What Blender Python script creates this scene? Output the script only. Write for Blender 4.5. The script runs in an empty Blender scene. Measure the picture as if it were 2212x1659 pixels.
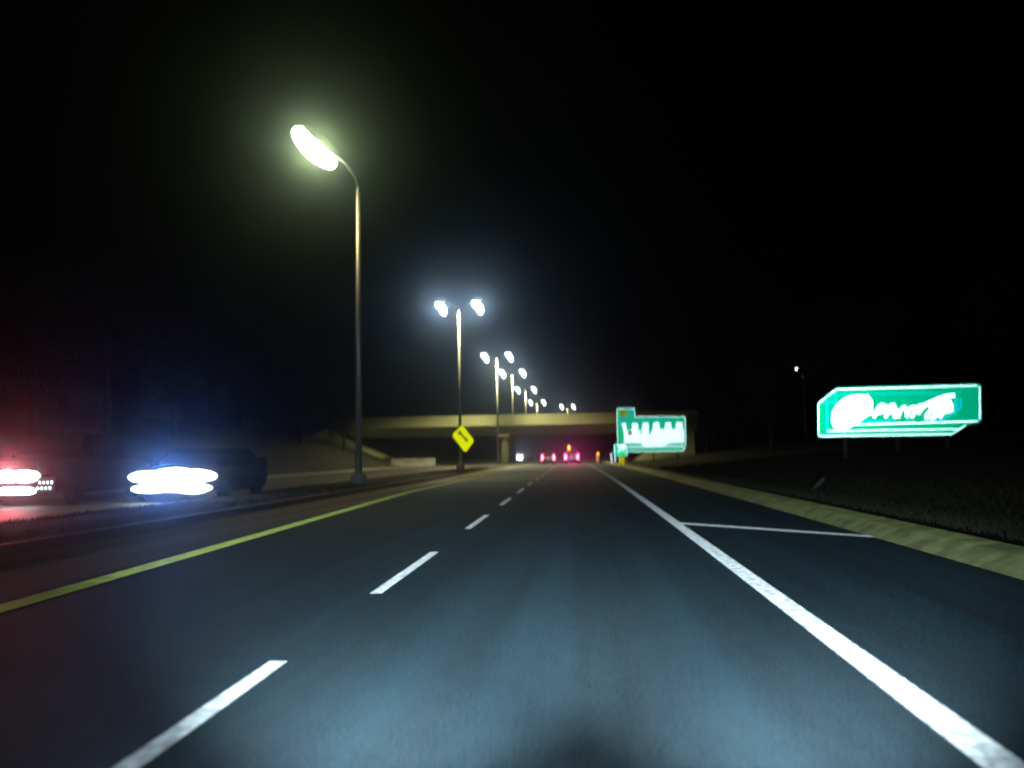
import bpy, bmesh, math, random
from mathutils import Vector, Matrix, Euler
random.seed(7)
S = bpy.context.scene
COL = S.collection
R = math.radians

# ------------------------------------------------------------------ camera, air, night light
H_CAM, FPX = 1.27, 1728.0            # eye height in the car, focal length for a 2212 px wide frame
YAW, PITCH, ROLL = R(5.1), R(5.07), R(1.0)
FWD = Vector((-math.sin(YAW) * math.cos(PITCH), math.cos(YAW) * math.cos(PITCH), math.sin(PITCH)))
_r0 = Vector((math.cos(YAW), math.sin(YAW), 0)); _u0 = _r0.cross(FWD)
RT = math.cos(ROLL) * _r0 - math.sin(ROLL) * _u0
UP = math.sin(ROLL) * _r0 + math.cos(ROLL) * _u0
cd = bpy.data.cameras.new('camera'); cam = bpy.data.objects.new('camera', cd); COL.objects.link(cam)
cam.matrix_world = Matrix((( RT.x, UP.x, -FWD.x, 0), (RT.y, UP.y, -FWD.y, 0), (RT.z, UP.z, -FWD.z, H_CAM), (0, 0, 0, 1)))
cd.sensor_width = 36; cd.lens = 36 * FPX / 2212; cd.clip_start = 0.1; cd.clip_end = 3000
cd.dof.use_dof = True; cd.dof.focus_distance = 9.0; cd.dof.aperture_fstop = 0.62; cd.dof.aperture_ratio = 3.0
S.camera = cam
w = bpy.data.worlds.new('World'); S.world = w; w.use_nodes = True
nt = w.node_tree; bg = nt.nodes['Background']
sky = nt.nodes.new('ShaderNodeTexSky'); sky.sky_type = 'NISHITA'; sky.sun_disc = False
sky.sun_elevation = R(-6); sky.sun_rotation = R(200)
nt.links.new(sky.outputs[0], bg.inputs[0]); bg.inputs[1].default_value = 0.05
md = bpy.data.lights.new('moon', 'SUN'); md.energy = 0.0015; md.angle = R(0.5); md.color = (.8, .88, 1)
mo = bpy.data.objects.new('moon', md); COL.objects.link(mo); mo.rotation_euler = (R(40), 0, R(160))
S.view_settings.view_transform = 'Standard'; S.view_settings.look = 'None'
S.view_settings.exposure = 0; S.view_settings.gamma = 1; S.view_settings.use_curve_mapping = False
S.render.engine = 'CYCLES'
S.cycles.use_denoising = True
S.cycles.max_bounces = 4; S.cycles.volume_bounces = 0; S.cycles.transparent_max_bounces = 6
S.cycles.filter_width = 2.2
S.cycles.sample_clamp_indirect = .5; S.cycles.sample_clamp_direct = 0


def light(name, kind, loc, energy, color, radius=.1, parent=None, rot=None, size=None, blend=.5):
    d = bpy.data.lights.new(name, kind); d.energy = energy; d.color = color; d.shadow_soft_size = radius
    if kind == 'SPOT': d.spot_size = size; d.spot_blend = blend
    o = bpy.data.objects.new(name, d); COL.objects.link(o); o.location = loc
    if rot: o.rotation_euler = rot
    if parent: o.parent = parent
    return o


# own car's dipped headlamps: the car the photograph is taken from
HL = (.62, .85, 1.0)
for sx in (-.62, .62):
    light('own_headlamp', 'SPOT', (sx, 1.5, .66), 3000, HL, .07, rot=(R(90 + 6.5), 0, R(-5 if sx > 0 else 7)), size=R(66), blend=1.0)
    light('own_headlamp_spill', 'SPOT', (sx, 1.5, .66), 95, HL, .07, rot=(R(90 - 5), 0, R(8 if sx > 0 else 2)), size=R(132), blend=1.0)


# ------------------------------------------------------------------ helpers
def pix(x, y, Y):
    """the real place, at distance Y ahead, of something seen at (x, y) of the 2212 px view"""
    d = FWD * FPX + RT * (x - 1106) - UP * (y - 829.5)
    return Vector((0, 0, H_CAM)) + d * (Y / d.y)


def bend(y):                          # the carriageway drifts gently to the left
    return -0.00012 * y * y if y > 0 else 0.0


def tag(o, label=None, cat=None, group=None, kind=None):
    if label: o['label'] = label
    if cat: o['category'] = cat
    if group: o['group'] = group
    if kind: o['kind'] = kind
    return o


def empty(name, loc=(0, 0, 0), rz=0):
    o = bpy.data.objects.new(name, None); COL.objects.link(o); o.location = loc; o.rotation_euler.z = rz
    return o


class MB:
    def __init__(s): s.v = []; s.f = []
    def add(s, vs, fs):
        b = len(s.v); s.v += [tuple(p) for p in vs]; s.f += [tuple(i + b for i in f) for f in fs]; return s
    def box(s, c, d, rz=0, taper=1.0):
        x, y, z = [k / 2 for k in d]; M = Matrix.Rotation(rz, 3, 'Z'); c = Vector(c)
        vs = [c + M @ Vector((a * x * t, b * y * t, h * z)) for h, t in ((-1, 1), (1, taper)) for a, b in ((-1, -1), (1, -1), (1, 1), (-1, 1))]
        return s.add(vs, [(3, 2, 1, 0), (4, 5, 6, 7), (0, 1, 5, 4), (1, 2, 6, 5), (2, 3, 7, 6), (3, 0, 4, 7)])
    def tube(s, pts, rads, n=10, cap=True):
        pts = [Vector(p) for p in pts]; rings = []
        for i, p in enumerate(pts):
            t = (pts[min(i + 1, len(pts) - 1)] - pts[max(i - 1, 0)]).normalized()
            a = t.cross(Vector((0, 1, 0)) if abs(t.y) < .9 else Vector((1, 0, 0))).normalized(); b = t.cross(a)
            rings += [p + (a * math.cos(2 * math.pi * k / n) + b * math.sin(2 * math.pi * k / n)) * rads[i] for k in range(n)]
        fs = [(i * n + k, i * n + (k + 1) % n, (i + 1) * n + (k + 1) % n, (i + 1) * n + k) for i in range(len(pts) - 1) for k in range(n)]
        if cap: fs += [tuple(range(n))[::-1], tuple((len(pts) - 1) * n + k for k in range(n))]
        return s.add(rings, fs)
    def plate(s, poly, t=.01, n=Vector((0, -1, 0))):
        """a flat outline with real thickness, standing proud towards n"""
        p = [Vector(q) for q in poly]; m = len(p)
        return s.add([q + n * t for q in p] + p, [tuple(range(m)), tuple(range(2 * m - 1, m - 1, -1))] + [(k, k + m, (k + 1) % m + m, (k + 1) % m) for k in range(m)])
    def ell(s, c, r, nu=14, nv=8, half=False):
        c = Vector(c); vs = []; fs = []
        for j in range(nv + 1):
            th = math.pi * j / nv
            for k in range(nu):
                ph = 2 * math.pi * k / nu; z = math.cos(th)
                if half and z > 0: z = 0
                vs.append(c + Vector((math.sin(th) * math.cos(ph) * r[0], math.sin(th) * math.sin(ph) * r[1], z * r[2])))
        for j in range(nv):
            for k in range(nu): fs.append((j * nu + k, (j + 1) * nu + k, (j + 1) * nu + (k + 1) % nu, j * nu + (k + 1) % nu))
        return s.add(vs, fs)
    def loft(s, secs):
        n = len(secs[0]); vs = [p for q in secs for p in q]
        fs = [(i * n + k, (i + 1) * n + k, (i + 1) * n + (k + 1) % n, i * n + (k + 1) % n) for i in range(len(secs) - 1) for k in range(n)]
        fs += [tuple(range(n)), tuple(len(vs) - 1 - k for k in range(n))]
        return s.add(vs, fs)
    def build(s, name, mat, parent=None, smooth=False, bevel=0):
        me = bpy.data.meshes.new(name); me.from_pydata(s.v, [], s.f); me.validate()
        bm = bmesh.new(); bm.from_mesh(me); bmesh.ops.recalc_face_normals(bm, faces=bm.faces)
        if bevel: bmesh.ops.bevel(bm, geom=bm.edges[:], offset=bevel, segments=2, affect='EDGES')
        bm.to_mesh(me); bm.free()
        if smooth: me.shade_smooth()
        me.materials.append(mat); o = bpy.data.objects.new(name, me); COL.objects.link(o)
        if parent: o.parent = parent
        return o


def copy_tree(o, parent=None):
    c = o.copy(); COL.objects.link(c)
    if parent: c.parent = parent
    for ch in list(o.children): copy_tree(ch, c)
    return c


# ------------------------------------------------------------------ materials
def mat(name, col, rough=.6, metal=0, noise=None, bump=None, retro=None, spec=.5, emit=None, coat=0):
    """retro = (colour, share, roughness): glass-bead sheeting that sends light back where it came from"""
    m = bpy.data.materials.new(name); m.use_nodes = True; t = m.node_tree; N = t.nodes; L = t.links
    p = N['Principled BSDF']; out = N['Material Output']
    p.inputs['Base Color'].default_value = (*col, 1); p.inputs['Roughness'].default_value = rough
    p.inputs['Metallic'].default_value = metal; p.inputs['Specular IOR Level'].default_value = spec
    p.inputs['Coat Weight'].default_value = coat
    tc = N.new('ShaderNodeNewGeometry')
    if noise:
        col2, layers = noise
        prev = None
        for sc, amt, stretch in layers:
            mp = N.new('ShaderNodeMapping'); mp.inputs['Scale'].default_value = stretch
            L.new(tc.outputs['Position'], mp.inputs[0])
            nz = N.new('ShaderNodeTexNoise'); nz.inputs['Scale'].default_value = sc; nz.inputs['Detail'].default_value = 5
            L.new(mp.outputs[0], nz.inputs['Vector'])
            mr = N.new('ShaderNodeMapRange'); mr.inputs['From Min'].default_value = .35; mr.inputs['From Max'].default_value = .65
            mr.inputs['To Max'].default_value = amt; L.new(nz.outputs['Fac'], mr.inputs['Value'])
            mx = N.new('ShaderNodeMix'); mx.data_type = 'RGBA'
            if prev: L.new(prev, mx.inputs['A'])
            else: mx.inputs['A'].default_value = (*col, 1)
            mx.inputs['B'].default_value = (*col2, 1); L.new(mr.outputs[0], mx.inputs['Factor']); prev = mx.outputs['Result']
        L.new(prev, p.inputs['Base Color'])
    if bump:
        nz = N.new('ShaderNodeTexNoise'); nz.inputs['Scale'].default_value = bump[0]; nz.inputs['Detail'].default_value = 4
        L.new(tc.outputs['Position'], nz.inputs['Vector'])
        b = N.new('ShaderNodeBump'); b.inputs['Strength'].default_value = bump[1]; b.inputs['Distance'].default_value = .02
        L.new(nz.outputs['Fac'], b.inputs['Height']); L.new(b.outputs[0], p.inputs['Normal'])
    if emit:
        p.inputs['Emission Color'].default_value = (*emit[0], 1); p.inputs['Emission Strength'].default_value = emit[1]
    if retro:
        g = N.new('ShaderNodeBsdfAnisotropic'); g.inputs['Roughness'].default_value = retro[2]; g.inputs['Color'].default_value = (*retro[0], 1)
        L.new(tc.outputs['Incoming'], g.inputs['Normal'])
        ms = N.new('ShaderNodeMixShader'); ms.inputs[0].default_value = retro[1]
        if len(retro) > 3:            # patchy wear of the beads
            nz = N.new('ShaderNodeTexNoise'); nz.inputs['Scale'].default_value = retro[3]; nz.inputs['Detail'].default_value = 6
            L.new(tc.outputs['Position'], nz.inputs['Vector'])
            mr = N.new('ShaderNodeMapRange'); mr.inputs['From Min'].default_value = .38; mr.inputs['From Max'].default_value = .62
            lo = .15 if retro[3] > 25 else .55; mr.inputs['To Min'].default_value = retro[1] * lo; mr.inputs['To Max'].default_value = min(1, retro[1] * (2 - lo))
            L.new(nz.outputs['Fac'], mr.inputs['Value']); L.new(mr.outputs[0], ms.inputs[0])
            if retro[3] > 30:         # polished wheel tracks and streaks that run with the traffic
                mp = N.new('ShaderNodeMapping'); mp.inputs['Scale'].default_value = (1, .018, 1); L.new(tc.outputs['Position'], mp.inputs[0])
                n2 = N.new('ShaderNodeTexNoise'); n2.inputs['Scale'].default_value = 2.2; n2.inputs['Detail'].default_value = 7; n2.inputs['Roughness'].default_value = .65
                L.new(mp.outputs[0], n2.inputs['Vector'])
                m2 = N.new('ShaderNodeMapRange'); m2.inputs['From Min'].default_value = .32; m2.inputs['From Max'].default_value = .68
                m2.inputs['To Min'].default_value = .25; m2.inputs['To Max'].default_value = 1.9; L.new(n2.outputs['Fac'], m2.inputs['Value'])
                mu = N.new('ShaderNodeMath'); mu.operation = 'MULTIPLY'; L.new(mr.outputs[0], mu.inputs[0]); L.new(m2.outputs[0], mu.inputs[1]); L.new(mu.outputs[0], ms.inputs[0])
        L.new(p.outputs[0], ms.inputs[1]); L.new(g.outputs[0], ms.inputs[2]); L.new(ms.outputs[0], out.inputs[0])
    return m


def glow(name, col, strength):
    m = mat(name, (.02, .02, .02), .3, emit=(col, strength)); m.cycles.emission_sampling = 'NONE'; return m


M = dict(
    asphalt=mat('asphalt', (.022, .034, .042), .72, noise=((.10, .12, .13), [(1, .4, (2.4, .03, 1)), (.5, .3, (1, .4, 1)), (9, .4, (1, .4, 1)), (40, .9, (1, 1, 1))]), bump=(60, 1), retro=((.22, .66, .78), .020, 1.0, 42), spec=.25),
    shoulder=mat('worn_shoulder', (.27, .21, .075), .8, noise=((.06, .052, .035), [(.7, .9, (2.6, .05, 1)), (30, .5, (1, 1, 1))]), bump=(90, .4), retro=((.5, .45, .3), .012, .6, 60)),
    old_asphalt=mat('old_asphalt', (.055, .05, .045), .6, noise=((.09, .08, .06), [(.5, .7, (1.5, .1, 1)), (50, .5, (1, 1, 1))]), bump=(120, .4)),
    white_line=mat('white_road_paint', (.7, .72, .75), .5, noise=((.2, .21, .22), [(3, .5, (1, .3, 1)), (22, .6, (1, .6, 1)), (60, .4, (1, 1, 1))]), bump=(200, .2), retro=((1, .96, .92), .26, .6, 14)),
    yellow_line=mat('yellow_road_paint', (.62, .6, .06), .5, noise=((.35, .33, .06), [(3, .5, (1, .3, 1)), (60, .4, (1, 1, 1))]), bump=(200, .2), retro=((.95, 1, .3), .95, .75, 5)),
    kerb=mat('kerb_concrete', (.42, .38, .2), .8, noise=((.2, .18, .1), [(.8, .6, (1, .2, 1)), (25, .5, (1, 1, 1))]), bump=(50, .4), retro=((.9, .92, .40), .13, .75, 3)),
    concrete=mat('concrete', (.52, .54, .28), .85, noise=((.34, .31, .16), [(.35, .6, (.3, .3, 2)), (6, .4, (1, 1, .3)), (40, .3, (1, 1, 1))]), bump=(30, .4)),
    barrier=mat('barrier_concrete', (.42, .41, .36), .85, noise=((.2, .2, .18), [(1, .6, (1, 1, 1)), (20, .4, (1, 1, 1))]), bump=(40, .3)),
    soil=mat('median_soil', (.04, .032, .016), .95, noise=((.02, .022, .01), [(1.2, .7, (1, .3, 1)), (14, .6, (1, 1, 1))]), bump=(12, .8)),
    grass_ground=mat('grass_ground', (.012, .014, .007), .95, noise=((.028, .02, .008), [(.8, .7, (1, 1, 1)), (16, .6, (1, 1, 1))]), bump=(10, .9)),
    grass=mat('grass_blade', (.03, .034, .012), .8, noise=((.07, .045, .015), [(1.5, .8, (1, 1, 1))])),
    leaf=mat('leaves', (.012, .018, .008), .8, noise=((.02, .02, .01), [(.9, .8, (1, 1, 1))])),
    bark=mat('bark', (.02, .016, .012), .9, noise=((.012, .01, .008), [(6, .7, (1, 1, .2))]), bump=(12, .8)),
    steel=mat('galvanised_steel', (.36, .37, .34), .45, .5, noise=((.24, .25, .22), [(4, .5, (1, 1, .3))])),
    housing=mat('lamp_housing', (.3, .31, .3), .5, .3),
    lens1=glow('warm_green_lens', (.95, 1, .72), 14),
    lens2=glow('white_lens', (.88, .97, 1), 12),
    lens3=glow('far_white_lens', (.85, .95, 1), 14),
    green=mat('green_sheeting', (0, .14, .07), .5, noise=((.0, .11, .06), [(.6, .6, (1, 1, 1))]), retro=((.0, .8, .34), .55, .27)),
    green2=mat('green_sheeting_far', (0, .11, .07), .5, noise=((.0, .085, .05), [(.6, .6, (1, 1, 1))]), retro=((.0, .5, .20), .6, .20)),
    white=mat('white_sheeting', (.75, .78, .8), .5, retro=((1, 1, 1), .75, .19)),
    cyanline=mat('ghost_image_sheeting', (.3, .6, .55), .5, retro=((.0, .9, .85), .75, .27)),  # cyan of the doubled, shaken image of white borders and letters
    yellow=mat('yellow_sheeting', (.7, .52, .0), .5, noise=((.5, .36, 0), [(4, .6, (1, 1, 1))]), retro=((1, .80, .0), .85, .31)),
    black=mat('black_print', (.03, .025, .01), .6, retro=((.3, .22, 0), .2, .42)),
    signback=mat('sign_aluminium', (.12, .125, .125), .6, .3),
    orange=mat('orange_plastic', (.8, .22, .02), .5, retro=((1, .4, .02), .3, .42)),
    rubber=mat('tyre_rubber', (.012, .012, .012), .9, bump=(60, .3), spec=.1),
    rim=mat('dark_alloy', (.02, .02, .022), .8, 0, spec=.05),
    glass=mat('window_glass', (.01, .012, .014), .06, spec=.7),
    redpaint=mat('dark_red_paint', (.035, .005, .004), .8, coat=0, spec=.05, noise=((.025, .005, .004), [(2, .4, (1, 1, 1))])),
    bluepaint=mat('navy_paint', (.005, .008, .02), .8, coat=0, spec=.05, noise=((.004, .006, .014), [(2, .4, (1, 1, 1))])),
    greypaint=mat('grey_paint', (.14, .14, .15), .3, coat=.6, noise=((.11, .11, .12), [(2, .4, (1, 1, 1))])),
    whitepaint=mat('cream_paint', (.4, .39, .36), .35, coat=.5, noise=((.3, .3, .28), [(2, .4, (1, 1, 1))])),
    chrome=mat('chrome', (.5, .52, .55), .15, 1),
    plastic=mat('black_plastic', (.02, .02, .022), .5),
    plate=mat('number_plate', (.6, .62, .65), .5, retro=((.9, .95, 1), .1, .42)),
    head=glow('headlamp_white', (.9, .96, 1), 12),
    headblue=glow('headlamp_blue_white', (.82, .92, 1), 12),
    tail=glow('tail_lamp_red', (1, .0, .22), 9),
    tailhot=glow('brake_lamp_core', (1, .62, .22), 6),
    amber=glow('amber_lamp', (1, .42, .02), 3.5),
    redlamp=glow('red_beacon', (1, .05, .05), 8),
)

# ------------------------------------------------------------------ the air
hz = MB().box((-10, 235, 17), (420, 560, 44)).build('haze', M['asphalt'])
hm = bpy.data.materials.new('night_haze'); hm.use_nodes = True; t = hm.node_tree
for n in list(t.nodes):
    if n.type != 'OUTPUT_MATERIAL': t.nodes.remove(n)
pv = t.nodes.new('ShaderNodeVolumePrincipled'); pv.inputs['Color'].default_value = (.72, .86, 1, 1)
pv.inputs['Density'].default_value = .0028; pv.inputs['Anisotropy'].default_value = .963
t.links.new(pv.outputs[0], t.nodes['Material Output'].inputs['Volume'])
hm.cycles.volume_sampling = 'EQUIANGULAR'; hm.cycles.homogeneous_volume = True
hz.data.materials.clear(); hz.data.materials.append(hm); tag(hz, kind='stuff')
tag(hz, 'thin night haze that glows round every lamp over the highway', 'haze')


# ------------------------------------------------------------------ ground and carriageways
def strip(name, prof, m, y0=-20, y1=420, step=4, kind='structure'):
    """prof(y) -> cross-section points (x, z), swept along the bend"""
    b = MB(); ys = [y0 + k * step for k in range(int((y1 - y0) / step) + 1)]; rows = [prof(y) for y in ys]; n = len(rows[0])
    vs = [(x + bend(y), y, z) for y, r in zip(ys, rows) for x, z in r]
    fs = [(i * n + k, i * n + k + 1, (i + 1) * n + k + 1, (i + 1) * n + k) for i in range(len(ys) - 1) for k in range(n - 1)]
    o = b.add(vs, fs).build(name, m)
    if kind: o['kind'] = kind
    return o


def yl(y):                            # yellow edge line drifts out where the lanes widen
    return -4.79 - .052 * max(0, min(y, 28)) + .0

g = MB(); g.add([(-215 + 5, -40, -.6), (195, -40, -.6), (195, 510, -.6), (-210, 510, -.6)], [(0, 1, 2, 3)])
g.build('ground', M['grass_ground'])['kind'] = 'structure'
strip('asphalt_carriageway', lambda y: [(yl(y) - .3, 0), (1.9, 0)], M['asphalt'])
strip('right_shoulder_asphalt', lambda y: [(1.9, 0), (4.2, -.02)], M['asphalt'])
strip('left_shoulder', lambda y: [(-8.1, -.02), (yl(y) - .3, 0)], M['shoulder'])
strip('median_kerb', lambda y: [(-8.35, .13), (-8.16, .13), (-8.1, -.02)], M['old_asphalt'])
rm = random.Random(3)
strip('median_ground', lambda y: [(-11.3, .1), (-10.4, .16 + rm.uniform(-.03, .03)), (-9.3, .17 + rm.uniform(-.03, .03)), (-8.35, .13)], M['soil'])
strip('far_median_kerb', lambda y: [(-11.55, -.02), (-11.5, .12), (-11.3, .1)], M['old_asphalt'])
strip('opposite_carriageway', lambda y: [(-21.6, -.02), (-11.55, -.02)], M['old_asphalt'])
strip('opposite_edge_kerb', lambda y: [(-22.1, .1), (-21.7, .12), (-21.6, -.02)], M['old_asphalt'])
strip('right_kerb', lambda y: [(4.2, -.02), (4.3, .05), (4.5, .14), (4.86, .15), (4.96, .1)], M['kerb'])
rb = random.Random(5)
def right_bank(y):
    j = lambda a: rb.uniform(-a, a)
    return [(4.96, .1), (6.2, .12 + j(.03)), (8, .2 + j(.08)), (11, .4 + j(.1)), (15, .8 + j(.15)), (22, 1.6 + j(.3)), (32, 3 + j(.4)), (60, 5 + j(.5)), (180, 6)]
def left_bank(y):
    j = lambda a: rb.uniform(-a, a)
    return [(-185, 8), (-60, 7 + j(.5)), (-38, 5 + j(.4)), (-30, 2.4 + j(.3)), (-26, .7 + j(.1)), (-23.5, .15 + j(.05)), (-22.1, .1)]
strip('right_verge', right_bank, M['grass_ground'])
strip('left_bank', left_bank, M['grass_ground'])


def line(name, x, wd, m, y0, y1, z=.006, step=3):
    n = max(1, int(math.ceil((y1 - y0) / step))); b = MB(); vs = []
    for k in range(n + 1):
        y = y0 + (y1 - y0) * k / n; xx = (x(y) if callable(x) else x) + bend(y)
        vs += [(xx - wd / 2, y, z), (xx + wd / 2, y, z)]
    o = b.add(vs, [(2 * k, 2 * k + 1, 2 * k + 3, 2 * k + 2) for k in range(n)]).build(name, m); o['kind'] = 'structure'
    return o

line('right_edge_line', lambda y: 1.64 - .002 * min(y, 60), .185, M['white_line'], -10, 300)
line('yellow_edge_line', yl, .28, M['yellow_line'], -10, 300)
dash = lambda y: -1.89 - .011 * max(0, min(y, 36))
for k in range(26):
    y0 = 1.2 + 6.5 * k
    line('lane_dash', dash, .115, M['white_line'], y0 - .25, y0 + (3.8 if k == 0 else 2.95), step=1)
line('opposite_yellow_line', -12.0, .15, M['yellow_line'], 0, 260, z=-.012)
line('opposite_white_line', -20.4, .17, M['white_line'], 0, 260, z=-.012)
for k in range(16): line('opposite_lane_dash', -16.2, .13, M['white_line'], 8 + 12 * k, 11 + 12 * k, z=-.012)
# painted bar across the right shoulder, from the edge line to the kerb
o = MB().add([(1.66, 14.45, .005), (4.2, 12.15, -.014), (4.2, 12.5, -.014), (1.66, 14.85, .005)], [(0, 1, 2, 3)]).build('shoulder_cross_line', M['white_line']); o['kind'] = 'structure'
# wheel-worn gutter seam in the left shoulder
strip('gutter_seam', lambda y: [(-7.25, -.005), (-7.05, -.004)], M['old_asphalt'])


# ------------------------------------------------------------------ bridge
BY = 112
br = empty('overpass_bridge', (-9, BY, 0)); tag(br, 'tan concrete road bridge crossing over the whole highway on one column row', 'bridge')
def bb(name, boxes, m, parent=br, bevel=0):
    b = MB()
    for c, d in boxes: b.box((c[0] + 9, c[1] - BY, c[2]), d)
    return b.build(name, m, parent, bevel=bevel)
bb('deck', [((-9.2, BY + 7, 5.72), (49.6, 14.6, .56))], M['concrete'])
bb('parapet', [((-9.2, BY - .45, 6.16), (49.6, .3, 1.5))], M['concrete'], bevel=.03)
bb('parapet', [((-9.2, BY + 14.4, 6.45), (49.6, .3, .9))], M['concrete'], bevel=.03)
for k in range(4):
    yy = BY + 1.5 + k * 3.3
    bb('girder', [((-9.2, yy, 4.95), (49.6, .34, 1.1)), ((-9.2, yy, 4.34), (49.6, .44, .2))], M['concrete'])
bb('pier_cap', [((-11.2, BY + 7, 4.02), (1.5, 14.6, .4))], M['concrete'], bevel=.04)
for k in range(3):
    MB().tube([(-11.2 + 9, .9 + 6.1 * k, 0), (-11.2 + 9, .9 + 6.1 * k, 3.85)], [.56, .56], 20).build('pier', M['concrete'], br, smooth=False)
for sx, x0, x1 in ((-1, -26.5, -34.5), (1, 6.6, 13.2)):
    b = MB(); x0 += 9; x1 += 9
    prof = [(x0, .0), (x1, 4.2), (x1 + sx * 1.6, 4.2), (x1 + sx * 1.6, 0)]
    b.loft([[(x, -1.8, z) for x, z in prof], [(x, 16.5, z) for x, z in prof]])
    b.build('slope_paving', M['concrete'], br)
    if sx < 0: MB().box((x1 + sx * 1.1, 7, 4.5), (1.2, 15.5, 1.0)).build('abutment', M['concrete'], br)
    # wing wall curving back down beside the abutment
    if sx > 0: continue
    pts = [(x1 + sx * (1.7 + a * 1.3), -1.2 - a * 1.7, 5.6 - .9 * a) for a in range(5)]
    b = MB()
    vs = []
    for (x, y, z) in pts: vs += [(x, y, -.3), (x, y, z), (x, y + .35, z), (x, y + .35, -.3)]
    b.loft([vs[4 * i:4 * i + 4] for i in range(5)]); b.build('wing_wall', M['concrete'], br)

# concrete barrier beyond the opposite lanes, just before the bridge
ba = empty('concrete_barrier', (-21.9 - 1.2, 105, 0)); tag(ba, 'pale low concrete barrier beyond the far lanes, left under the bridge', 'barrier')
for k in range(3):
    prof = [(-.3, 0), (-.3, .1), (-.15, .35), (-.09, 1.02), (.09, 1.02), (.15, .35), (.3, .1), (.3, 0)]
    x0, x1 = -2.6 + 2.0 * k, -2.6 + 2.0 * k + 1.96
    MB().loft([[(x, a, z) for a, z in prof] for x in (x0, x1)]).build('barrier_block', M['barrier'], ba)


# ------------------------------------------------------------------ lamp posts
def lamp_head(parent, sx, tip, lens, big=1.0, yl_=.0):
    x, z = tip
    b = MB(); b.ell((x, 0, z + .2), (.42 * big, .34 * big, .2 * big)); h = b.build('lamp_head', M['housing'], parent, smooth=True)
    ln = MB().ell((-.05, 0, .24 * big), (.30 * big, .26 * big, .34 * big)).ell((.07, 0, -.24 * big), (.26 * big, .28 * big, .44 * big)).build('lens', M[lens], h, smooth=True); ln.location = (x + .05, 0, z - .3); ln.rotation_euler = (0, R(-20), 0)
    return h

def pole(parent, H, r0=.14, r1=.075):
    MB().tube([(0, 0, .5), (0, 0, H)], [r0, r1], 12).build('pole', M['steel'], parent, smooth=True)
    b = MB().tube([(0, 0, -.1), (0, 0, .5)], [.34, .34], 14).build('concrete_footing', M['barrier'], parent)
    MB().box((0, 0, .53), (.42, .42, .05)).build('base_plate', M['steel'], parent)
    MB().box((0, -.15, 1.1), (.12, .03, .24)).build('hand_hole_cover', M['housing'], parent)

HP = 13.55
LAMPS = [(-10.2, 65.4, 'second lamp post from the left, twin heads high over the yellow diamond sign'),
         (-10.8, 99.8, 'twin-headed lamp post standing just before the bridge, its foot crossing the bridge face'),
         (-10.7, 120.5, 'twin-headed lamp post rising just behind the bridge, nearest of those behind it'),
         (-11.0, 152, 'second twin-headed lamp post behind the bridge, pale post beside its bright head'),
         (-11.1, 190, 'third twin-headed lamp post behind the bridge, short pale post')]
GL = 'street lamps along the median'
l0 = empty('street_lamp', (-9.75, 34, 0)); tag(l0, 'tall nearest lamp post with one huge blazing yellowish head on its left arm', 'street lamp', GL)
pole(l0, 13.3, .16, .1)
MB().tube([(0, 0, 13.2), (-.12, 0, 13.75), (-.55, -.05, 14.35), (-1.0, -.1, 14.75), (-1.35, -.15, 14.98)], [.1, .08, .06, .055, .05], 10).build('arm', M['steel'], l0, smooth=True)
# the big luminaire, its glass facing down and out over the lane
hd = empty('lamp_head', (-1.95, -.25, 15.1)); hd.parent = l0; hd.rotation_euler = (R(24), R(44), R(0))
MB().ell((.05, .12, .42), (1.1, .42, .2)).build('housing', M['housing'], hd, smooth=True)
MB().ell((0, 0, .0), (1.35, .52, .52), nu=20, nv=12).build('lens', M['lens1'], hd, smooth=True)
light('lamp_light', 'SPOT', (-1.95, -.95, 14.4), 1700, (1, .82, .38), .1, l0, rot=(0, 0, 0), size=R(128), blend=.6)
light('lamp_glow', 'SPOT', (-1.65, -.95, 14.75), 800, (.86, 1, .36), .1, l0, rot=(R(84), 0, R(-160)), size=R(90), blend=.8)

def twin(loc, label, power, lens='lens2', H=HP, sw=1.55, spill=0):
    e = empty('street_lamp', loc); tag(e, label, 'street lamp', GL); pole(e, H)
    for sx in (-1, 1):
        MB().tube([(0, 0, H - .25), (sx * .35, 0, H + .1), (sx * (sw - .45), 0, H + .42)], [.05, .045, .04], 8).build('arm', M['steel'], e, smooth=True)
        h = lamp_head(e, sx, (sx * sw, H + .45), lens, 1.15)
    # cut-off luminaires: nearly all the light goes down, a little escapes sideways into the haze
    light('lamp_light', 'SPOT', (0, -.5, H - .2), power * 2, (1, .94, .5), .12, e, rot=(0, 0, 0), size=R(148), blend=.4)
    if spill:
        for sx in (-1, 1): light('lamp_glow', 'SPOT', (sx * sw + .1, -.5, H + .1), spill, (.62, .82, 1), .1, e, rot=(R(88), 0, R(180)), size=R(80), blend=.8)
    return e
for k, (x, y, lab) in enumerate(LAMPS): twin((x, y, 0), lab, (3800, 10500, 3000, 1800, 1200)[k], spill=(460, 80, 90, 0, 0)[k])
twin((-4.3, 211, 0), 'twin-headed lamp post farthest down the road, just above the middle of the bridge', 400, 'lens3')
def small_lamp(p, label, r=.28):
    e = empty('street_lamp', (p.x, p.y, 0)); tag(e, label, 'street lamp'); pole(e, p.z, .1, .06)
    MB().tube([(0, 0, p.z - .1), (-.2, -.1, p.z + .25), (-.5, -.3, p.z + .3)], [.05, .04, .04], 8).build('arm', M['steel'], e)
    h = MB().ell((-.75, -.4, p.z + .28), (.4, .25, .12)).build('lamp_head', M['housing'], e, smooth=True)
    MB().ell((-.75, -.4, p.z + .2), (r, r * .8, r), half=True).build('lens', M['lens3'], h, smooth=True)
small_lamp(pix(1734, 800, 90), 'small lone white lamp in the dark above and left of the big sign', .16)
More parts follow.
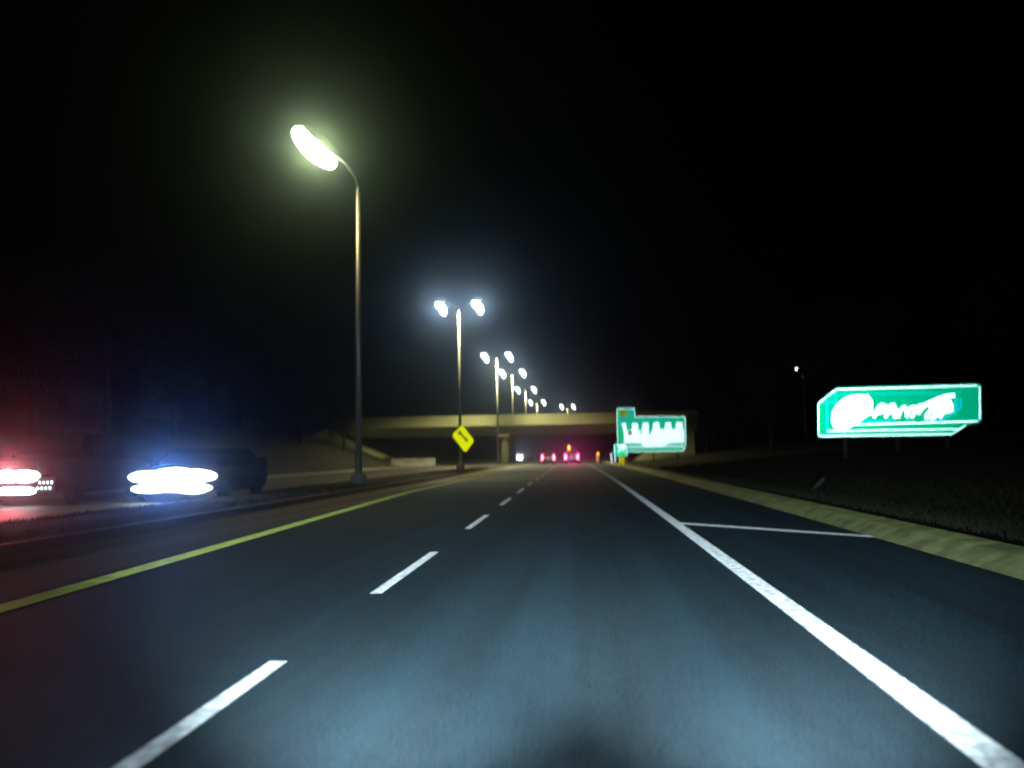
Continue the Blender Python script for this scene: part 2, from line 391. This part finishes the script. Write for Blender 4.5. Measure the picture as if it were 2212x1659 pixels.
small_lamp(pix(1357, 893, 150), 'white lamp peeking over the top of the exit sign tab', .42)
small_lamp(pix(1504, 896, 150), 'faint tiny white lamp over the right end of the bridge', .2)


# ------------------------------------------------------------------ signs
def ribbon(b, p, q, wd, Y, th=.012):
    p, q = pix(*p, Y), pix(*q, Y); p.y = q.y = Y; d = (q - p).normalized(); n = Vector((-d.z, 0, d.x)) * wd / 2
    b.plate([p - n, q - n, q + n, p + n], th)
    return b

def flat(pts, conv, Y):
    r = [];
    for x, y in pts:
        v = pix(*conv(x, y), Y); v.y = Y; r.append(v)
    return r

def posts(parent, xs, Y, ztop, zbot=-.3, wd=.16):
    for x in xs:
        b = MB(); b.box((x, Y + .14, (ztop + zbot) / 2), (wd, .02, ztop - zbot)); b.box((x, Y + .22, (ztop + zbot) / 2), (.02, .14, ztop - zbot)); b.box((x, Y + .30, (ztop + zbot) / 2), (wd, .02, ztop - zbot))
        b.build('post', M['signback'], parent)

# big guide sign on the right
Y = 42.0
cv = lambda x, y: ((1900 + x / 3.687) * .8848, (820 + y / 3.687) * .8848)
bs = empty('road_sign', (0, 0, 0)); tag(bs, 'large wide green guide sign with smeared white writing on the right verge', 'road sign')
out = [(350, 605), (372, 590), (510, 478), (540, 466), (1795, 432), (1822, 452), (1826, 755), (1800, 782), (1705, 797), (1570, 888), (1540, 897), (365, 914), (352, 900)]
MB().plate(flat(out, cv, Y), .06).build('panel', M['green'], bs)
Yf = Y - .062
def rib(b, pts, wd, Yq, conv, th=.01):
    for a, c in zip(pts[:-1], pts[1:]): ribbon(b, conv(*a), conv(*c), wd, Yq, th)
b = MB()
rib(b, [(360, 612), (520, 482), (1790, 447)], .045, Yf, cv)
rib(b, [(1812, 460), (1814, 750)], .045, Yf - .001, cv)
rib(b, [(1795, 768), (690, 800)], .05, Yf - .002, cv)
rib(b, [(1555, 885), (368, 903)], .035, Yf - .003, cv)
rib(b, [(364, 890), (362, 620)], .04, Yf - .004, cv)
rib(b, [(440, 857), (1640, 838)], .035, Yf - .005, cv)
rib(b, [(1690, 800), (1560, 886)], .03, Yf - .006, cv)
b.build('border_line', M['white'], bs)
b = MB()
rib(b, [(430, 530), (1640, 512)], .045, Yf, cv)
rib(b, [(440, 545), (438, 850)], .09, Yf - .001, cv)
rib(b, [(517, 480), (519, 640)], .07, Yf - .002, cv)
rib(b, [(380, 598), (520, 596)], .06, Yf - .003, cv)
b.build('inner_line', M['cyanline'], bs)
Yg = Yf - .014
shield = [(475, 770), (482, 690), (520, 622), (570, 575), (640, 540), (740, 528), (808, 533), (835, 560), (852, 592), (850, 640), (852, 700), (800, 722), (750, 760), (690, 795), (640, 828), (570, 843), (500, 825)]
MB().plate(flat(shield, cv, Yg), .012).build('route_marking', M['white'], bs)
b = MB()
# smeared lettering: every stroke slants the way the writing does
word = [[(860, 735), (905, 640), (955, 615), (965, 660), (900, 700)], [(965, 735), (990, 650), (1035, 612), (1050, 655), (1000, 700)], [(1045, 740), (1075, 660)], [(1075, 735), (1110, 655), (1150, 640), (1155, 700)],
        [(1150, 730), (1190, 645), (1240, 640)], [(1200, 735), (1240, 660), (1290, 615)], [(1255, 700), (1320, 620), (1420, 575), (1500, 545), (1590, 535)], [(1330, 745), (1345, 700), (1440, 640), (1560, 590)],
        [(1370, 755), (1440, 700), (1540, 640), (1570, 615)], [(1350, 640), (1440, 600), (1530, 580)], [(1450, 735), (1480, 690), (1575, 660)], [(1480, 610), (1560, 640)]]
for i, wrd in enumerate(word): rib(b, wrd, .17 if i < 6 else .19, Yg - .0006 * i, cv, .01)
b.build('lettering', M['white'], bs)
b = MB()
ghost = [[(700, 760), (880, 770), (1000, 765)], [(1000, 765), (1060, 740)], [(1150, 755), (1230, 715)], [(1300, 760), (1345, 765), (1460, 755), (1580, 700), (1640, 640), (1640, 560)], [(1600, 560), (1600, 660)]]
for i, wrd in enumerate(ghost): rib(b, wrd, .13, Yf - .008 - .0005 * i, cv, .002)
b.build('ghost_lettering', M['cyanline'], bs)['kind'] = 'stuff'  # ghost image of the writing, painted on in cyan
posts(bs, [13.2, 15.8, 18.2], Y, 3.9)

# exit sign by the gore
Y2 = 95.0
cx = lambda x, y: ((1480 + x / 9.218) * .8848, (970 + y / 9.218) * .8848)
es = empty('road_sign', (0, 0, 0)); tag(es, 'green exit sign with white block writing and a small tab, before the bridge', 'road sign')
MB().plate(flat([(245, 452), (1765, 425), (1785, 450), (1800, 850), (1790, 1100), (1745, 1205), (1715, 1218), (470, 1235), (300, 1110), (262, 1050)], cx, Y2), .07).build('panel', M['green2'], es)
MB().plate(flat([(238, 262), (262, 240), (620, 240), (642, 262), (650, 440), (243, 447)], cx, Y2), .07).build('exit_tab', M['green2'], es)
Yf = Y2 - .072
b = MB()
rib(b, [(260, 1060), (243, 460), (250, 255), (630, 250), (645, 440), (1770, 437), (1792, 800), (1785, 1090), (1735, 1205), (475, 1222)], .07, Yf, cx)
rib(b, [(400, 1015), (810, 1020)], .13, Yf - .013, cx); rib(b, [(460, 1118), (1745, 1100)], .13, Yf - .014, cx)
b.build('border_line', M['white'], es)
comb = [(345, 585), (450, 585), (465, 740), (572, 742), (582, 582), (708, 580), (722, 738), (806, 738), (822, 572), (955, 572), (962, 840), (990, 840), (1045, 720), (1062, 562), (1190, 560), (1210, 718), (1312, 718), (1332, 562), (1455, 560), (1475, 718), (1555, 718), (1572, 560), (1708, 560), (1722, 718), (1752, 722), (1752, 1020), (1430, 1032), (1255, 1095), (820, 1100), (800, 1008), (402, 1000), (392, 780)]
MB().plate(flat(comb, cx, Yf - .015), .012).build('lettering', M['white'], es)
b = MB(); rib(b, [(320, 505), (460, 505)], .5, Yf - .001, cx); rib(b, [(560, 520), (700, 525)], .4, Yf - .001, cx); rib(b, [(780, 515), (950, 512)], .25, Yf - .001, cx); rib(b, [(1060, 510), (1200, 508)], .2, Yf - .001, cx); rib(b, [(1290, 505), (1420, 503)], .3, Yf - .001, cx); rib(b, [(1010, 470), (1012, 700)], .1, Yf - .002, cx)
rib(b, [(510, 345), (600, 370)], .4, Yf - .003, cx)
b.build('ghost_lettering', M['cyanline'], es)['kind'] = 'stuff'  # smeared ghost of the white blocks, painted on in cyan
MB().plate(flat([(295, 285), (425, 282), (415, 440), (315, 440)], cx, Yf - .005), .01).build('yellow_marking', M['yellow'], es); MB().plate(flat([(430, 290), (490, 290), (490, 430), (455, 430)], cx, Yf - .005), .01).build('yellow_marking', M['yellow'], es)
MB().plate(flat([(482, 770), (520, 748), (575, 765), (582, 820), (545, 858), (492, 850)], cx, Yf - .03), .005).build('yellow_marking', M['yellow'], es); MB().plate(flat([(755, 768), (810, 765), (812, 815), (770, 822)], cx, Yf - .03), .005).build('yellow_marking', M['yellow'], es)

posts(es, [5.2, 8.0, 10.8], Y2, 4.6)

# small exit-gore sign with a yellow marker under it
Y3 = 80.0
gs = empty('road_sign', (0, 0, 0)); tag(gs, 'small green sign on a short post at the lower left corner of the exit sign', 'road sign')
MB().plate(flat([(172, 1070), (195, 1048), (440, 1048), (455, 1070), (465, 1300), (440, 1318), (200, 1325), (180, 1300)], cx, Y3), .04).build('panel', M['green2'], gs)
b = MB(); rib(b, [(250, 1085), (430, 1085)], .18, Y3 - .042, cx); rib(b, [(270, 1150), (330, 1160)], .12, Y3 - .043, cx); rib(b, [(350, 1130), (430, 1135)], .18, Y3 - .044, cx); rib(b, [(260, 1240), (330, 1190), (400, 1200)], .08, Y3 - .045, cx); rib(b, [(184, 1060), (184, 1310)], .05, Y3 - .046, cx); rib(b, [(458, 1060), (460, 1310)], .05, Y3 - .046, cx)
b.build('lettering', M['white'], gs)
p = pix(*cx(330, 1300), Y3); posts(gs, [p.x], Y3, 1.9, -.1, .08)
ym = empty('object_marker', (0, 0, 0)); tag(ym, 'bright yellow upright marker board below the small green sign', 'marker')
a = pix(*cx(290, 1335), Y3 - 6)
MB().plate([(a.x - .02, Y3 - 6, .25), (a.x + .46, Y3 - 6, .25), (a.x + .5, Y3 - 6, a.z), (a.x, Y3 - 6, a.z)], .04).build('board', M['yellow'], ym)
MB().box((a.x + .22, Y3 - 5.95, .2), (.07, .05, .7)).build('post', M['signback'], ym)
MB().plate([(a.x + .58, Y3 - 6, .5), (a.x + .66, Y3 - 6, .5), (a.x + .66, Y3 - 6, a.z - .05), (a.x + .58, Y3 - 6, a.z - .05)], .03).build('edge_strip', M['orange'], ym)

# yellow diamond warning sign on the left shoulder
Yd = 50.0
c1 = lambda x, y: ((800 + x / 4.424) * .8848, (850 + y / 4.424) * .8848)
ds = empty('warning_sign', (0, 0, 0)); tag(ds, 'yellow diamond warning sign, tilted, in front of the bridge', 'warning sign')
MB().plate(flat([(1352, 925), (1440, 843), (1462, 842), (1575, 985), (1575, 1010), (1500, 1115), (1478, 1118), (1352, 955)], c1, Yd), .02).build('panel', M['yellow'], ds)
b = MB(); b.plate(flat([(1400, 915), (1430, 890), (1450, 915), (1425, 940)], c1, Yd - .022), .003); b.plate(flat([(1425, 925), (1440, 915), (1505, 985), (1490, 1000)], c1, Yd - .026), .003); b.plate(flat([(1475, 985), (1520, 975), (1505, 1020)], c1, Yd - .030), .003)
b.build('symbol', M['black'], ds)
pz = pix(998, 975, Yd)
MB().tube([(pz.x + .0, Yd + .05, .1), (pz.x + .0, Yd + .05, 3.1)], [.035, .035], 8).build('post', M['signback'], ds)

# white delineator posts and an orange drum by the right shoulder
for i, (x, lab) in enumerate(((3.39, 'leftmost'), (3.86, 'middle'), (4.42, 'rightmost'))):
    e = empty('delineator_post', (x, 104 + i * .6, 0)); tag(e, lab + ' of the three thin white reflector posts left of the yellow marker', 'reflector post', 'white reflector posts')
    MB().tube([(0, 0, -.1), (0, 0, .98)], [.07, .07], 10).build('post', M['white'], e)
    MB().box((0, -.075, 1.02), (.18, .03, .56)).build('reflector', M['white'], e)
e = empty('traffic_drum', (1.75, 108, 0)); tag(e, 'small orange traffic drum with pale bands on the right edge line', 'traffic drum')
for k in range(5): MB().tube([(0, 0, .1 + .2 * k), (0, 0, .3 + .2 * k)], [.29 - .012 * k, .278 - .012 * k], 16, True).build('band', M['orange' if k % 2 == 0 else 'plate'], e)
MB().tube([(0, 0, 0), (0, 0, .1)], [.4, .36], 16).build('rubber_base', M['rubber'], e)
MB().ell((0, 0, 1.16), (.2, .1, .24)).build('flashing_lamp', M['amber'], e, smooth=True)
# a bent post lying over in the verge
e = empty('bent_marker_post', (5.85, 22.1, .05)); e.rotation_euler = (0, R(48), R(10)); tag(e, 'bent grey marker post leaning over behind the right kerb', 'marker post')
MB().box((0, 0, .3), (.09, .03, .75)).build('post', M['signback'], e); MB().box((0, -.02, .6), (.085, .012, .12)).build('reflector', M['signback'], e)


# ------------------------------------------------------------------ vehicles (front towards local -Y)
def sec(y, w, zb, zt, wt=None):
    wt = wt or w * .9; zm = (zb + zt) / 2
    return [(-w * .9, y, zb), (w * .9, y, zb), (w, y, zb + .12), (w, y, zm), (wt, y, zt - .05), (wt * .92, y, zt), (-wt * .92, y, zt), (-wt, y, zt - .05), (-w, y, zm), (-w, y, zb + .12)]

def wheels(root, w, ys, r=.34, t=.24):
    for y in ys:
        for sx in (-1, 1):
            x = sx * (w - t / 2 + .01)
            ty = MB().tube([(x - t / 2, y, r), (x - t / 2 + .03, y, r), (x + t / 2 - .03, y, r), (x + t / 2, y, r)], [r - .05, r, r, r - .05], 20).build('wheel', M['rubber'], root, smooth=False)
            MB().tube([(x + sx * t * .46, y, r), (x + sx * (t / 2 + .012), y, r)], [r * .62, r * .58], 16).build('rim', M['rim'], ty)

def vehicle(name, label, loc, rz, L, W, prof, cabin, paint, lampz, tailz, front, tails=None, group=None, wr=.34, clear=.22):
    """prof: (y, zbottom, ztop, width factor) along the body; cabin: four (y, z) for the roofline"""
    root = empty(name, loc, rz); tag(root, label, 'car' if 'truck' not in name else 'truck', group)
    w = W / 2
    MB().loft([sec(y, w * f, zb, zt) for y, zb, zt, f in prof]).build('body', M[paint], root, smooth=False, bevel=.012)
    (ya, za), (yb, zb_), (yc, zc), (yd, zd) = cabin
    wa, wb = w * .88, w * .74
    MB().loft([[(-wa, ya, za - .1), (wa, ya, za - .1), (wa * .98, ya + .02, za), (-wa * .98, ya + .02, za)], [(-wa, yb, za - .1), (wa, yb, za - .1), (wb, yb, zb_), (-wb, yb, zb_)],
               [(-wa, yc, zd - .1), (wa, yc, zd - .1), (wb, yc, zc), (-wb, yc, zc)], [(-wa, yd, zd - .1), (wa, yd, zd - .1), (wa * .98, yd - .02, zd), (-wa * .98, yd - .02, zd)]]).build('cabin', M[paint], root)
    def lerp(p, q, t): return Vector(p) * (1 - t) + Vector(q) * t
    # windscreen and rear window, a touch proud
    for nm, (y0, z0), (y1, z1), s in (('windscreen', (ya, za), (yb, zb_), -1), ('rear_window', (yd, zd), (yc, zc), 1)):
        n = Vector((0, s * abs(z1 - z0), abs(y1 - y0))).normalized() * .008
        a = [lerp((-wa * .9, y0, z0), (-wb * .92, y1, z1), .1), lerp((wa * .9, y0, z0), (wb * .92, y1, z1), .1), lerp((wa * .9, y0, z0), (wb * .92, y1, z1), .9), lerp((-wa * .9, y0, z0), (-wb * .92, y1, z1), .9)]
        MB().plate([q for q in a], .012, n.normalized()).build(nm, M['glass'], root)
    for sx in (-1, 1):
        ym_ = (yb + yc) / 2
        for y0, y1, t0 in ((yb, ym_ - .04, 1), (ym_ + .04, yc, 0)):
            off = (ya - yb) * .55 if t0 else 0
            offr = (yd - yc) * .55 if not t0 else 0
            base = za + .03; top = zb_ - .08
            k = (top - za + .1) / (zb_ - za + .1)
            xb, xt = wa + .004, wa + (wb - wa) * k + .006
            q = [(sx * xb, y0 + off, base), (sx * xb, y1 + offr, base), (sx * xt, y1, top), (sx * xt, y0, top)]
            MB().plate(q, .008, Vector((sx, 0, .1)).normalized()).build('side_window', M['glass'], root)
        MB().ell((sx * (w + .1), ya + .35, za + .08), (.12, .07, .09), 10, 6).build('mirror', M[paint], root, smooth=True)
    wheels(root, w, (prof[0][0] + L * .19, prof[-1][0] - L * .2), wr)
    yf = prof[0][0]; yr = prof[-1][0]
    front(root, yf, w)
    for sx in (-1, 1):
        z = tailz
        o = MB().box((sx * (w * .84), yr + .01, z), (.36, .05, .86)).build('tail_light', M[tails or 'plastic'], root, bevel=.01)
        if tails: MB().box((sx * (w * .84), yr + .045, z + .02), (.18, .02, .5)).build('lamp_core', M['tailhot'], o)
    MB().box((0, yr + .02, .48), (W * .9, .12, .2)).build('rear_bumper', M['plastic'], root, bevel=.02)
    MB().box((0, yr + .05, tailz - .12), (.32, .015, .16)).build('number_plate', M['plate'], root)
    return root

def sedan_profile(L):
    h = L / 2
    return [(-h, .34, .62, .84), (-h + .12, .24, .72, .93), (-h + .6, .22, .84, .99), (-h + 1.3, .2, .93, 1), (0, .2, .96, 1), (h - 1.1, .2, .98, 1), (h - .3, .22, .98, .97), (h, .3, .86, .88)]
def suv_profile(L):
    h = L / 2
    return [(-h, .4, .78, .86), (-h + .1, .3, .98, .94), (-h + .5, .28, 1.08, .99), (-h + 1.3, .26, 1.14, 1), (0, .26, 1.14, 1), (h - .8, .26, 1.14, 1), (h - .1, .3, 1.12, .98), (h, .38, 1.0, .93)]

def bar_front(mat_, lz, fz, lw=.66, P=0, lcol=(1, 1, 1), full=True, big=1):
    def f(root, yf, w):
        MB().box((0, yf - .01, (lz + fz) / 2), (w * 1.2, .06, .2)).build('grille', M['plastic'], root)
        for sx in (-1, 1):
            MB().ell((sx * (w - lw / 2 - .02), yf + .03, lz), (lw * .54, .16, .12 * big)).build('headlight', M[mat_], root, smooth=True)
            MB().ell((sx * (w - lw / 2 - .10), yf - .02, fz), (lw * .5, .12, .085 * big)).build('fog_light', M[mat_], root, smooth=True)
        if full: MB().ell((.1, yf - .04, lz + .06), (w * .5, .08, .14 * big)).ell((w * .55, yf - .05, lz + .015), (w * .4, .08, .13 * big)).build('headlight_glare', M[mat_], root, smooth=True)  # added glowing shape for the smeared headlight glare, not a lamp of the car
        if full and big > 1: MB().ell((.25, yf - .06, fz + .05), (w * .55, .07, .11 * big)).ell((w * .5, yf - .06, fz - .03), (w * .36, .07, .09 * big)).build('lower_headlight_glare', M[mat_], root, smooth=True)  # lower glare, likewise an added glowing shape
        if P: light('beam_glow', 'SPOT', (0, yf - .45, lz - .02), P, lcol, .04, root, rot=(R(99), 0, R(-154)), size=R(70), blend=1)
    return f

CO = 'oncoming vehicles on the opposite carriageway'
# second oncoming vehicle: blue-white blaze
vehicle('oncoming_car', 'oncoming car with a wide blazing blue-white double bar of headlights', (-13.05, 26.6, -.02), R(3), 4.8, 2.8, suv_profile(4.8), [(-1.1, 1.12), (-.5, 1.68), (1.5, 1.7), (2.2, 1.13)], 'bluepaint', .9, .95,
        bar_front('headblue', .80, .43, 1.25, 620, (.04, .24, 1), big=1.5), group=CO, wr=.38)
# far oncoming car
vehicle('oncoming_car', 'distant oncoming car, a small white dazzle right of the bridge column', (-15.6, 192, -.02), 0, 4.6, 1.85, sedan_profile(4.6), [(-1.0, .93), (-.3, 1.4), (.9, 1.42), (1.7, .97)], 'whitepaint', .68, .8,
        bar_front('head', .72, .42, .8, 350, (.9, .95, 1), big=2.8), group=CO)
# receding cars ahead
CA = 'cars ahead in our lanes'
vehicle('car_ahead', 'farther left car ahead with two small pink-red tail lights', (-4.95, 110.5, 0), R(180), 4.6, 1.85, sedan_profile(4.6), [(-1.0, .93), (-.3, 1.4), (.9, 1.42), (1.7, .97)], 'greypaint', .68, .82,
        bar_front('plastic', .68, .42, .5, 0, full=False), 'tail', CA)
va = vehicle('car_ahead', 'car ahead in our lane with bright red and yellow brake lights, amber lamp on roof', (-1.75, 108.5, 0), R(180), 4.9, 1.9, suv_profile(4.9), [(-1.2, 1.12), (-.5, 1.72), (1.9, 1.74), (2.35, 1.13)], 'greypaint', .8, .86,
        bar_front('plastic', .8, .5, .5, 0, full=False), 'tail', CA)
light('brake_glow', 'SPOT', (0, 2.7, .9), 500, (1, .01, .25), 0.04, va, rot=(R(86), 0, 0), size=R(110), blend=.7)
bc = MB().box((.35, 1.6, 2.05), (.34, .3, .7)).build('roof_beacon', M['amber'], va, bevel=.05)
MB().box((.35, 1.6, 1.72), (.4, .36, .06)).build('beacon_base', M['plastic'], va)

# nearest oncoming truck, cut by the left edge of the picture
def truck_front(root, yf, w):
    MB().box((0, yf - .03, 1.2), (w * 1.1, .06, .34)).build('grille', M['chrome'], root, bevel=.01)
    for sx in (-1, 1):
        MB().ell((sx * (w - .98), yf - .02, .90), (.5, .12, .19)).build('headlight', M['head'], root, smooth=True)
        MB().ell((sx * (w - 1.02), yf - .05, .45), (.45, .1, .12)).build('fog_light', M['head'], root, smooth=True)
        MB().box((sx * (w - .28), yf - .03, .98), (.5, .05, .035)).build('chrome_strip', M['chrome'], root)
        g = MB().box((sx * (w - .28), yf - .02, .62), (.54, .06, .5)).build('bumper_corner', M['chrome' if 0 else 'greypaint'], root, bevel=.01)
        b = MB()
        for r_ in range(2):
            for k in range(4): b.ell((sx * (w - .08 - .13 * k - .05 * r_), yf - .06, .70 - .17 * r_), (.022, .015, .022), 8, 5)
        b.build('glowing_bumper_stud', M['lens3'], g)  # studs are no lamps, but the lens material makes them glow
    MB().box((0, yf - .06, .33), (2 * w, .1, .05)).build('bumper_trim', M['chrome'], root)
    light('beam_glow', 'SPOT', (.1, yf - .5, 1.15), 60, (1, .75, .6), .04, root, rot=(R(97), 0, R(-145)), size=R(70), blend=1)
tr = vehicle('oncoming_truck', 'dark red oncoming truck with blazing white headlights at the left edge of the road', (-17.35, 26.0, -.02), R(0), 5.6, 2.5,
             [(-2.8, .42, 1.2, .9), (-2.7, .36, 1.34, .97), (-2.3, .34, 1.44, 1), (-1.3, .34, 1.5, 1), (0, .34, 1.5, 1), (1.8, .34, 1.5, 1), (2.7, .36, 1.5, 1), (2.8, .4, 1.4, .98)],
             [(-1.5, 1.48), (-.9, 2.3), (.9, 2.32), (1.2, 1.5)], 'redpaint', .9, .95, truck_front, group=CO, wr=.44)
for q in (-.7, -.35, 0): MB().box((q, -.75, 2.36), (.16, .12, .09)).build('roof_marker_lamp', M['plastic'], tr, bevel=.02)
light('red_glow', 'SPOT', (-.1, -3.1, .98), 520, (1, .02, .06), .04, tr, rot=(R(97), 0, R(-150)), size=R(80), blend=1)  # red source added for the glow; the truck carries no red lamp

# ------------------------------------------------------------------ trees and grass
def tree_mesh(seed, H, Rc, nl):
    r = random.Random(seed); tb = MB(); tb.tube([(0, 0, -.5), (.1, 0, H * .3), (-.05, .1, H * .6), (0, 0, H * .85)], [.3, .2, .13, .05], 8); tips = []
    for k in range(9):
        z = H * r.uniform(.28, .75); a = r.uniform(0, 6.28); l = Rc * r.uniform(.6, 1)
        e = Vector((math.cos(a) * l, math.sin(a) * l, z + l * .5)); tb.tube([(0, 0, z), e * .5 + Vector((0, 0, z * .5 - .1)), e], [.1, .06, .02], 6); tips.append(e)
    lb = MB()
    cl = [(t + Vector((r.gauss(0, .5), r.gauss(0, .5), r.gauss(0, .4))), r.uniform(.9, 1.6)) for t in tips for _ in range(3)] + [(Vector((r.gauss(0, .8), r.gauss(0, .8), H * r.uniform(.6, 1))), r.uniform(.8, 1.5)) for _ in range(8)]
    for k in range(nl):
        c, s = r.choice(cl); d = Vector((r.gauss(0, 1), r.gauss(0, 1), r.gauss(0, .8))).normalized() * s * r.uniform(.5, 1.05)
        p = c + d; u = Vector((r.gauss(0, 1), r.gauss(0, 1), r.gauss(0, 1))).normalized(); v = u.cross(Vector((r.gauss(0, 1), r.gauss(0, 1), r.gauss(0, 1)))).normalized(); q = r.uniform(.09, .2)
        lb.add([p - u * q, p + v * q * .5, p + u * q, p - v * q * .5], [(0, 1, 2, 3)])
    return tb, lb
protos = []
for s, H, Rc in ((1, 12, 3.4), (2, 9.5, 3.0), (3, 14, 3.8)):
    tb, lb = tree_mesh(s, H, Rc, 3200); e = empty('tree', (0, 0, -50)); tb.build('trunk', M['bark'], e); c = lb.build('crown', M['leaf'], e); protos.append(e)
TR = [(-31, 88, 1.0, 2), (-36, 76, 1.05, 2), (-33, 63, 1, 0), (-28.5, 97, .62, 1), (-40, 92, 1.1, 2), (-31, 50, 1.0, 0), (-38, 56, 1.1, 2), (-29, 40, .9, 1), (-35, 34, 1.1, 0),
      (17, 72, .9, 1), (22, 60, 1, 0), (27, 82, 1.1, 2), (16.2, 101, .5, 0), (26, 46, 1.1, 2), (31, 62, 1.1, 0), (20, 100, .9, 1), (33, 38, 1.1, 0), (24, 30, .8, 1)]
WL = ['first', 'second', 'third', 'fourth', 'fifth', 'sixth', 'seventh', 'eighth', 'ninth']
order = {}
for side in (0, 1):
    idx = [i for i, q in enumerate(TR) if (q[0] > 0) == side]; idx.sort(key=lambda i: TR[i][0] / TR[i][1]); order.update({i: n for n, i in enumerate(idx)})
used = set()
for i, (x, y, s, k) in enumerate(TR):
    e = protos[k] if k not in used else copy_tree(protos[k]); used.add(k)
    z = 3.0 if x < -28 else 1.0 if x < 0 else .9 + (x - 15) * .11
    e.location = (x + bend(y), y, z - .4); e.scale = (s, s, s); e.rotation_euler.z = i * 1.7
    side = 'left' if x < 0 else 'right'
    tag(e, f'black night silhouette of a leafy tree, {WL[order[i]]} from the left along the {side} bank', 'tree', f'dark trees on the {side} bank')

def tufts(name, n, xr, yr, zf, seed, label, h=.22):
    r = random.Random(seed); b = MB()
    for k in range(n):
        x = xr[0] + (xr[1] - xr[0]) * r.random() ** 1.3; y = yr[0] + (yr[1] - yr[0]) * r.random() ** 1.5; z = zf(x)
        for j in range(3):
            a = r.uniform(0, 6.28); l = h * r.uniform(.4, 1.2); dx, dy = math.cos(a) * l * .5, math.sin(a) * l * .5; px, py = x + r.gauss(0, .05), y + r.gauss(0, .05)
            b.add([(px - .012, py, z - .05), (px + .012, py, z - .05), (px + dx, py + dy, z + l)], [(0, 1, 2)])
    return tag(b.build(name, M['grass']), label, 'grass', kind='stuff')
zr = lambda x: .1 + max(0, x - 6) * .09
tufts('verge_grass', 16000, (5.3, 16), (5, 60), zr, 11, 'rough dry grass on the right verge behind the kerb')
tufts('median_grass', 7000, (-11.2, -8.5), (8, 70), lambda x: .13, 12, 'patchy grass along the raised median between the carriageways', .09).data.materials[0] = M['leaf']
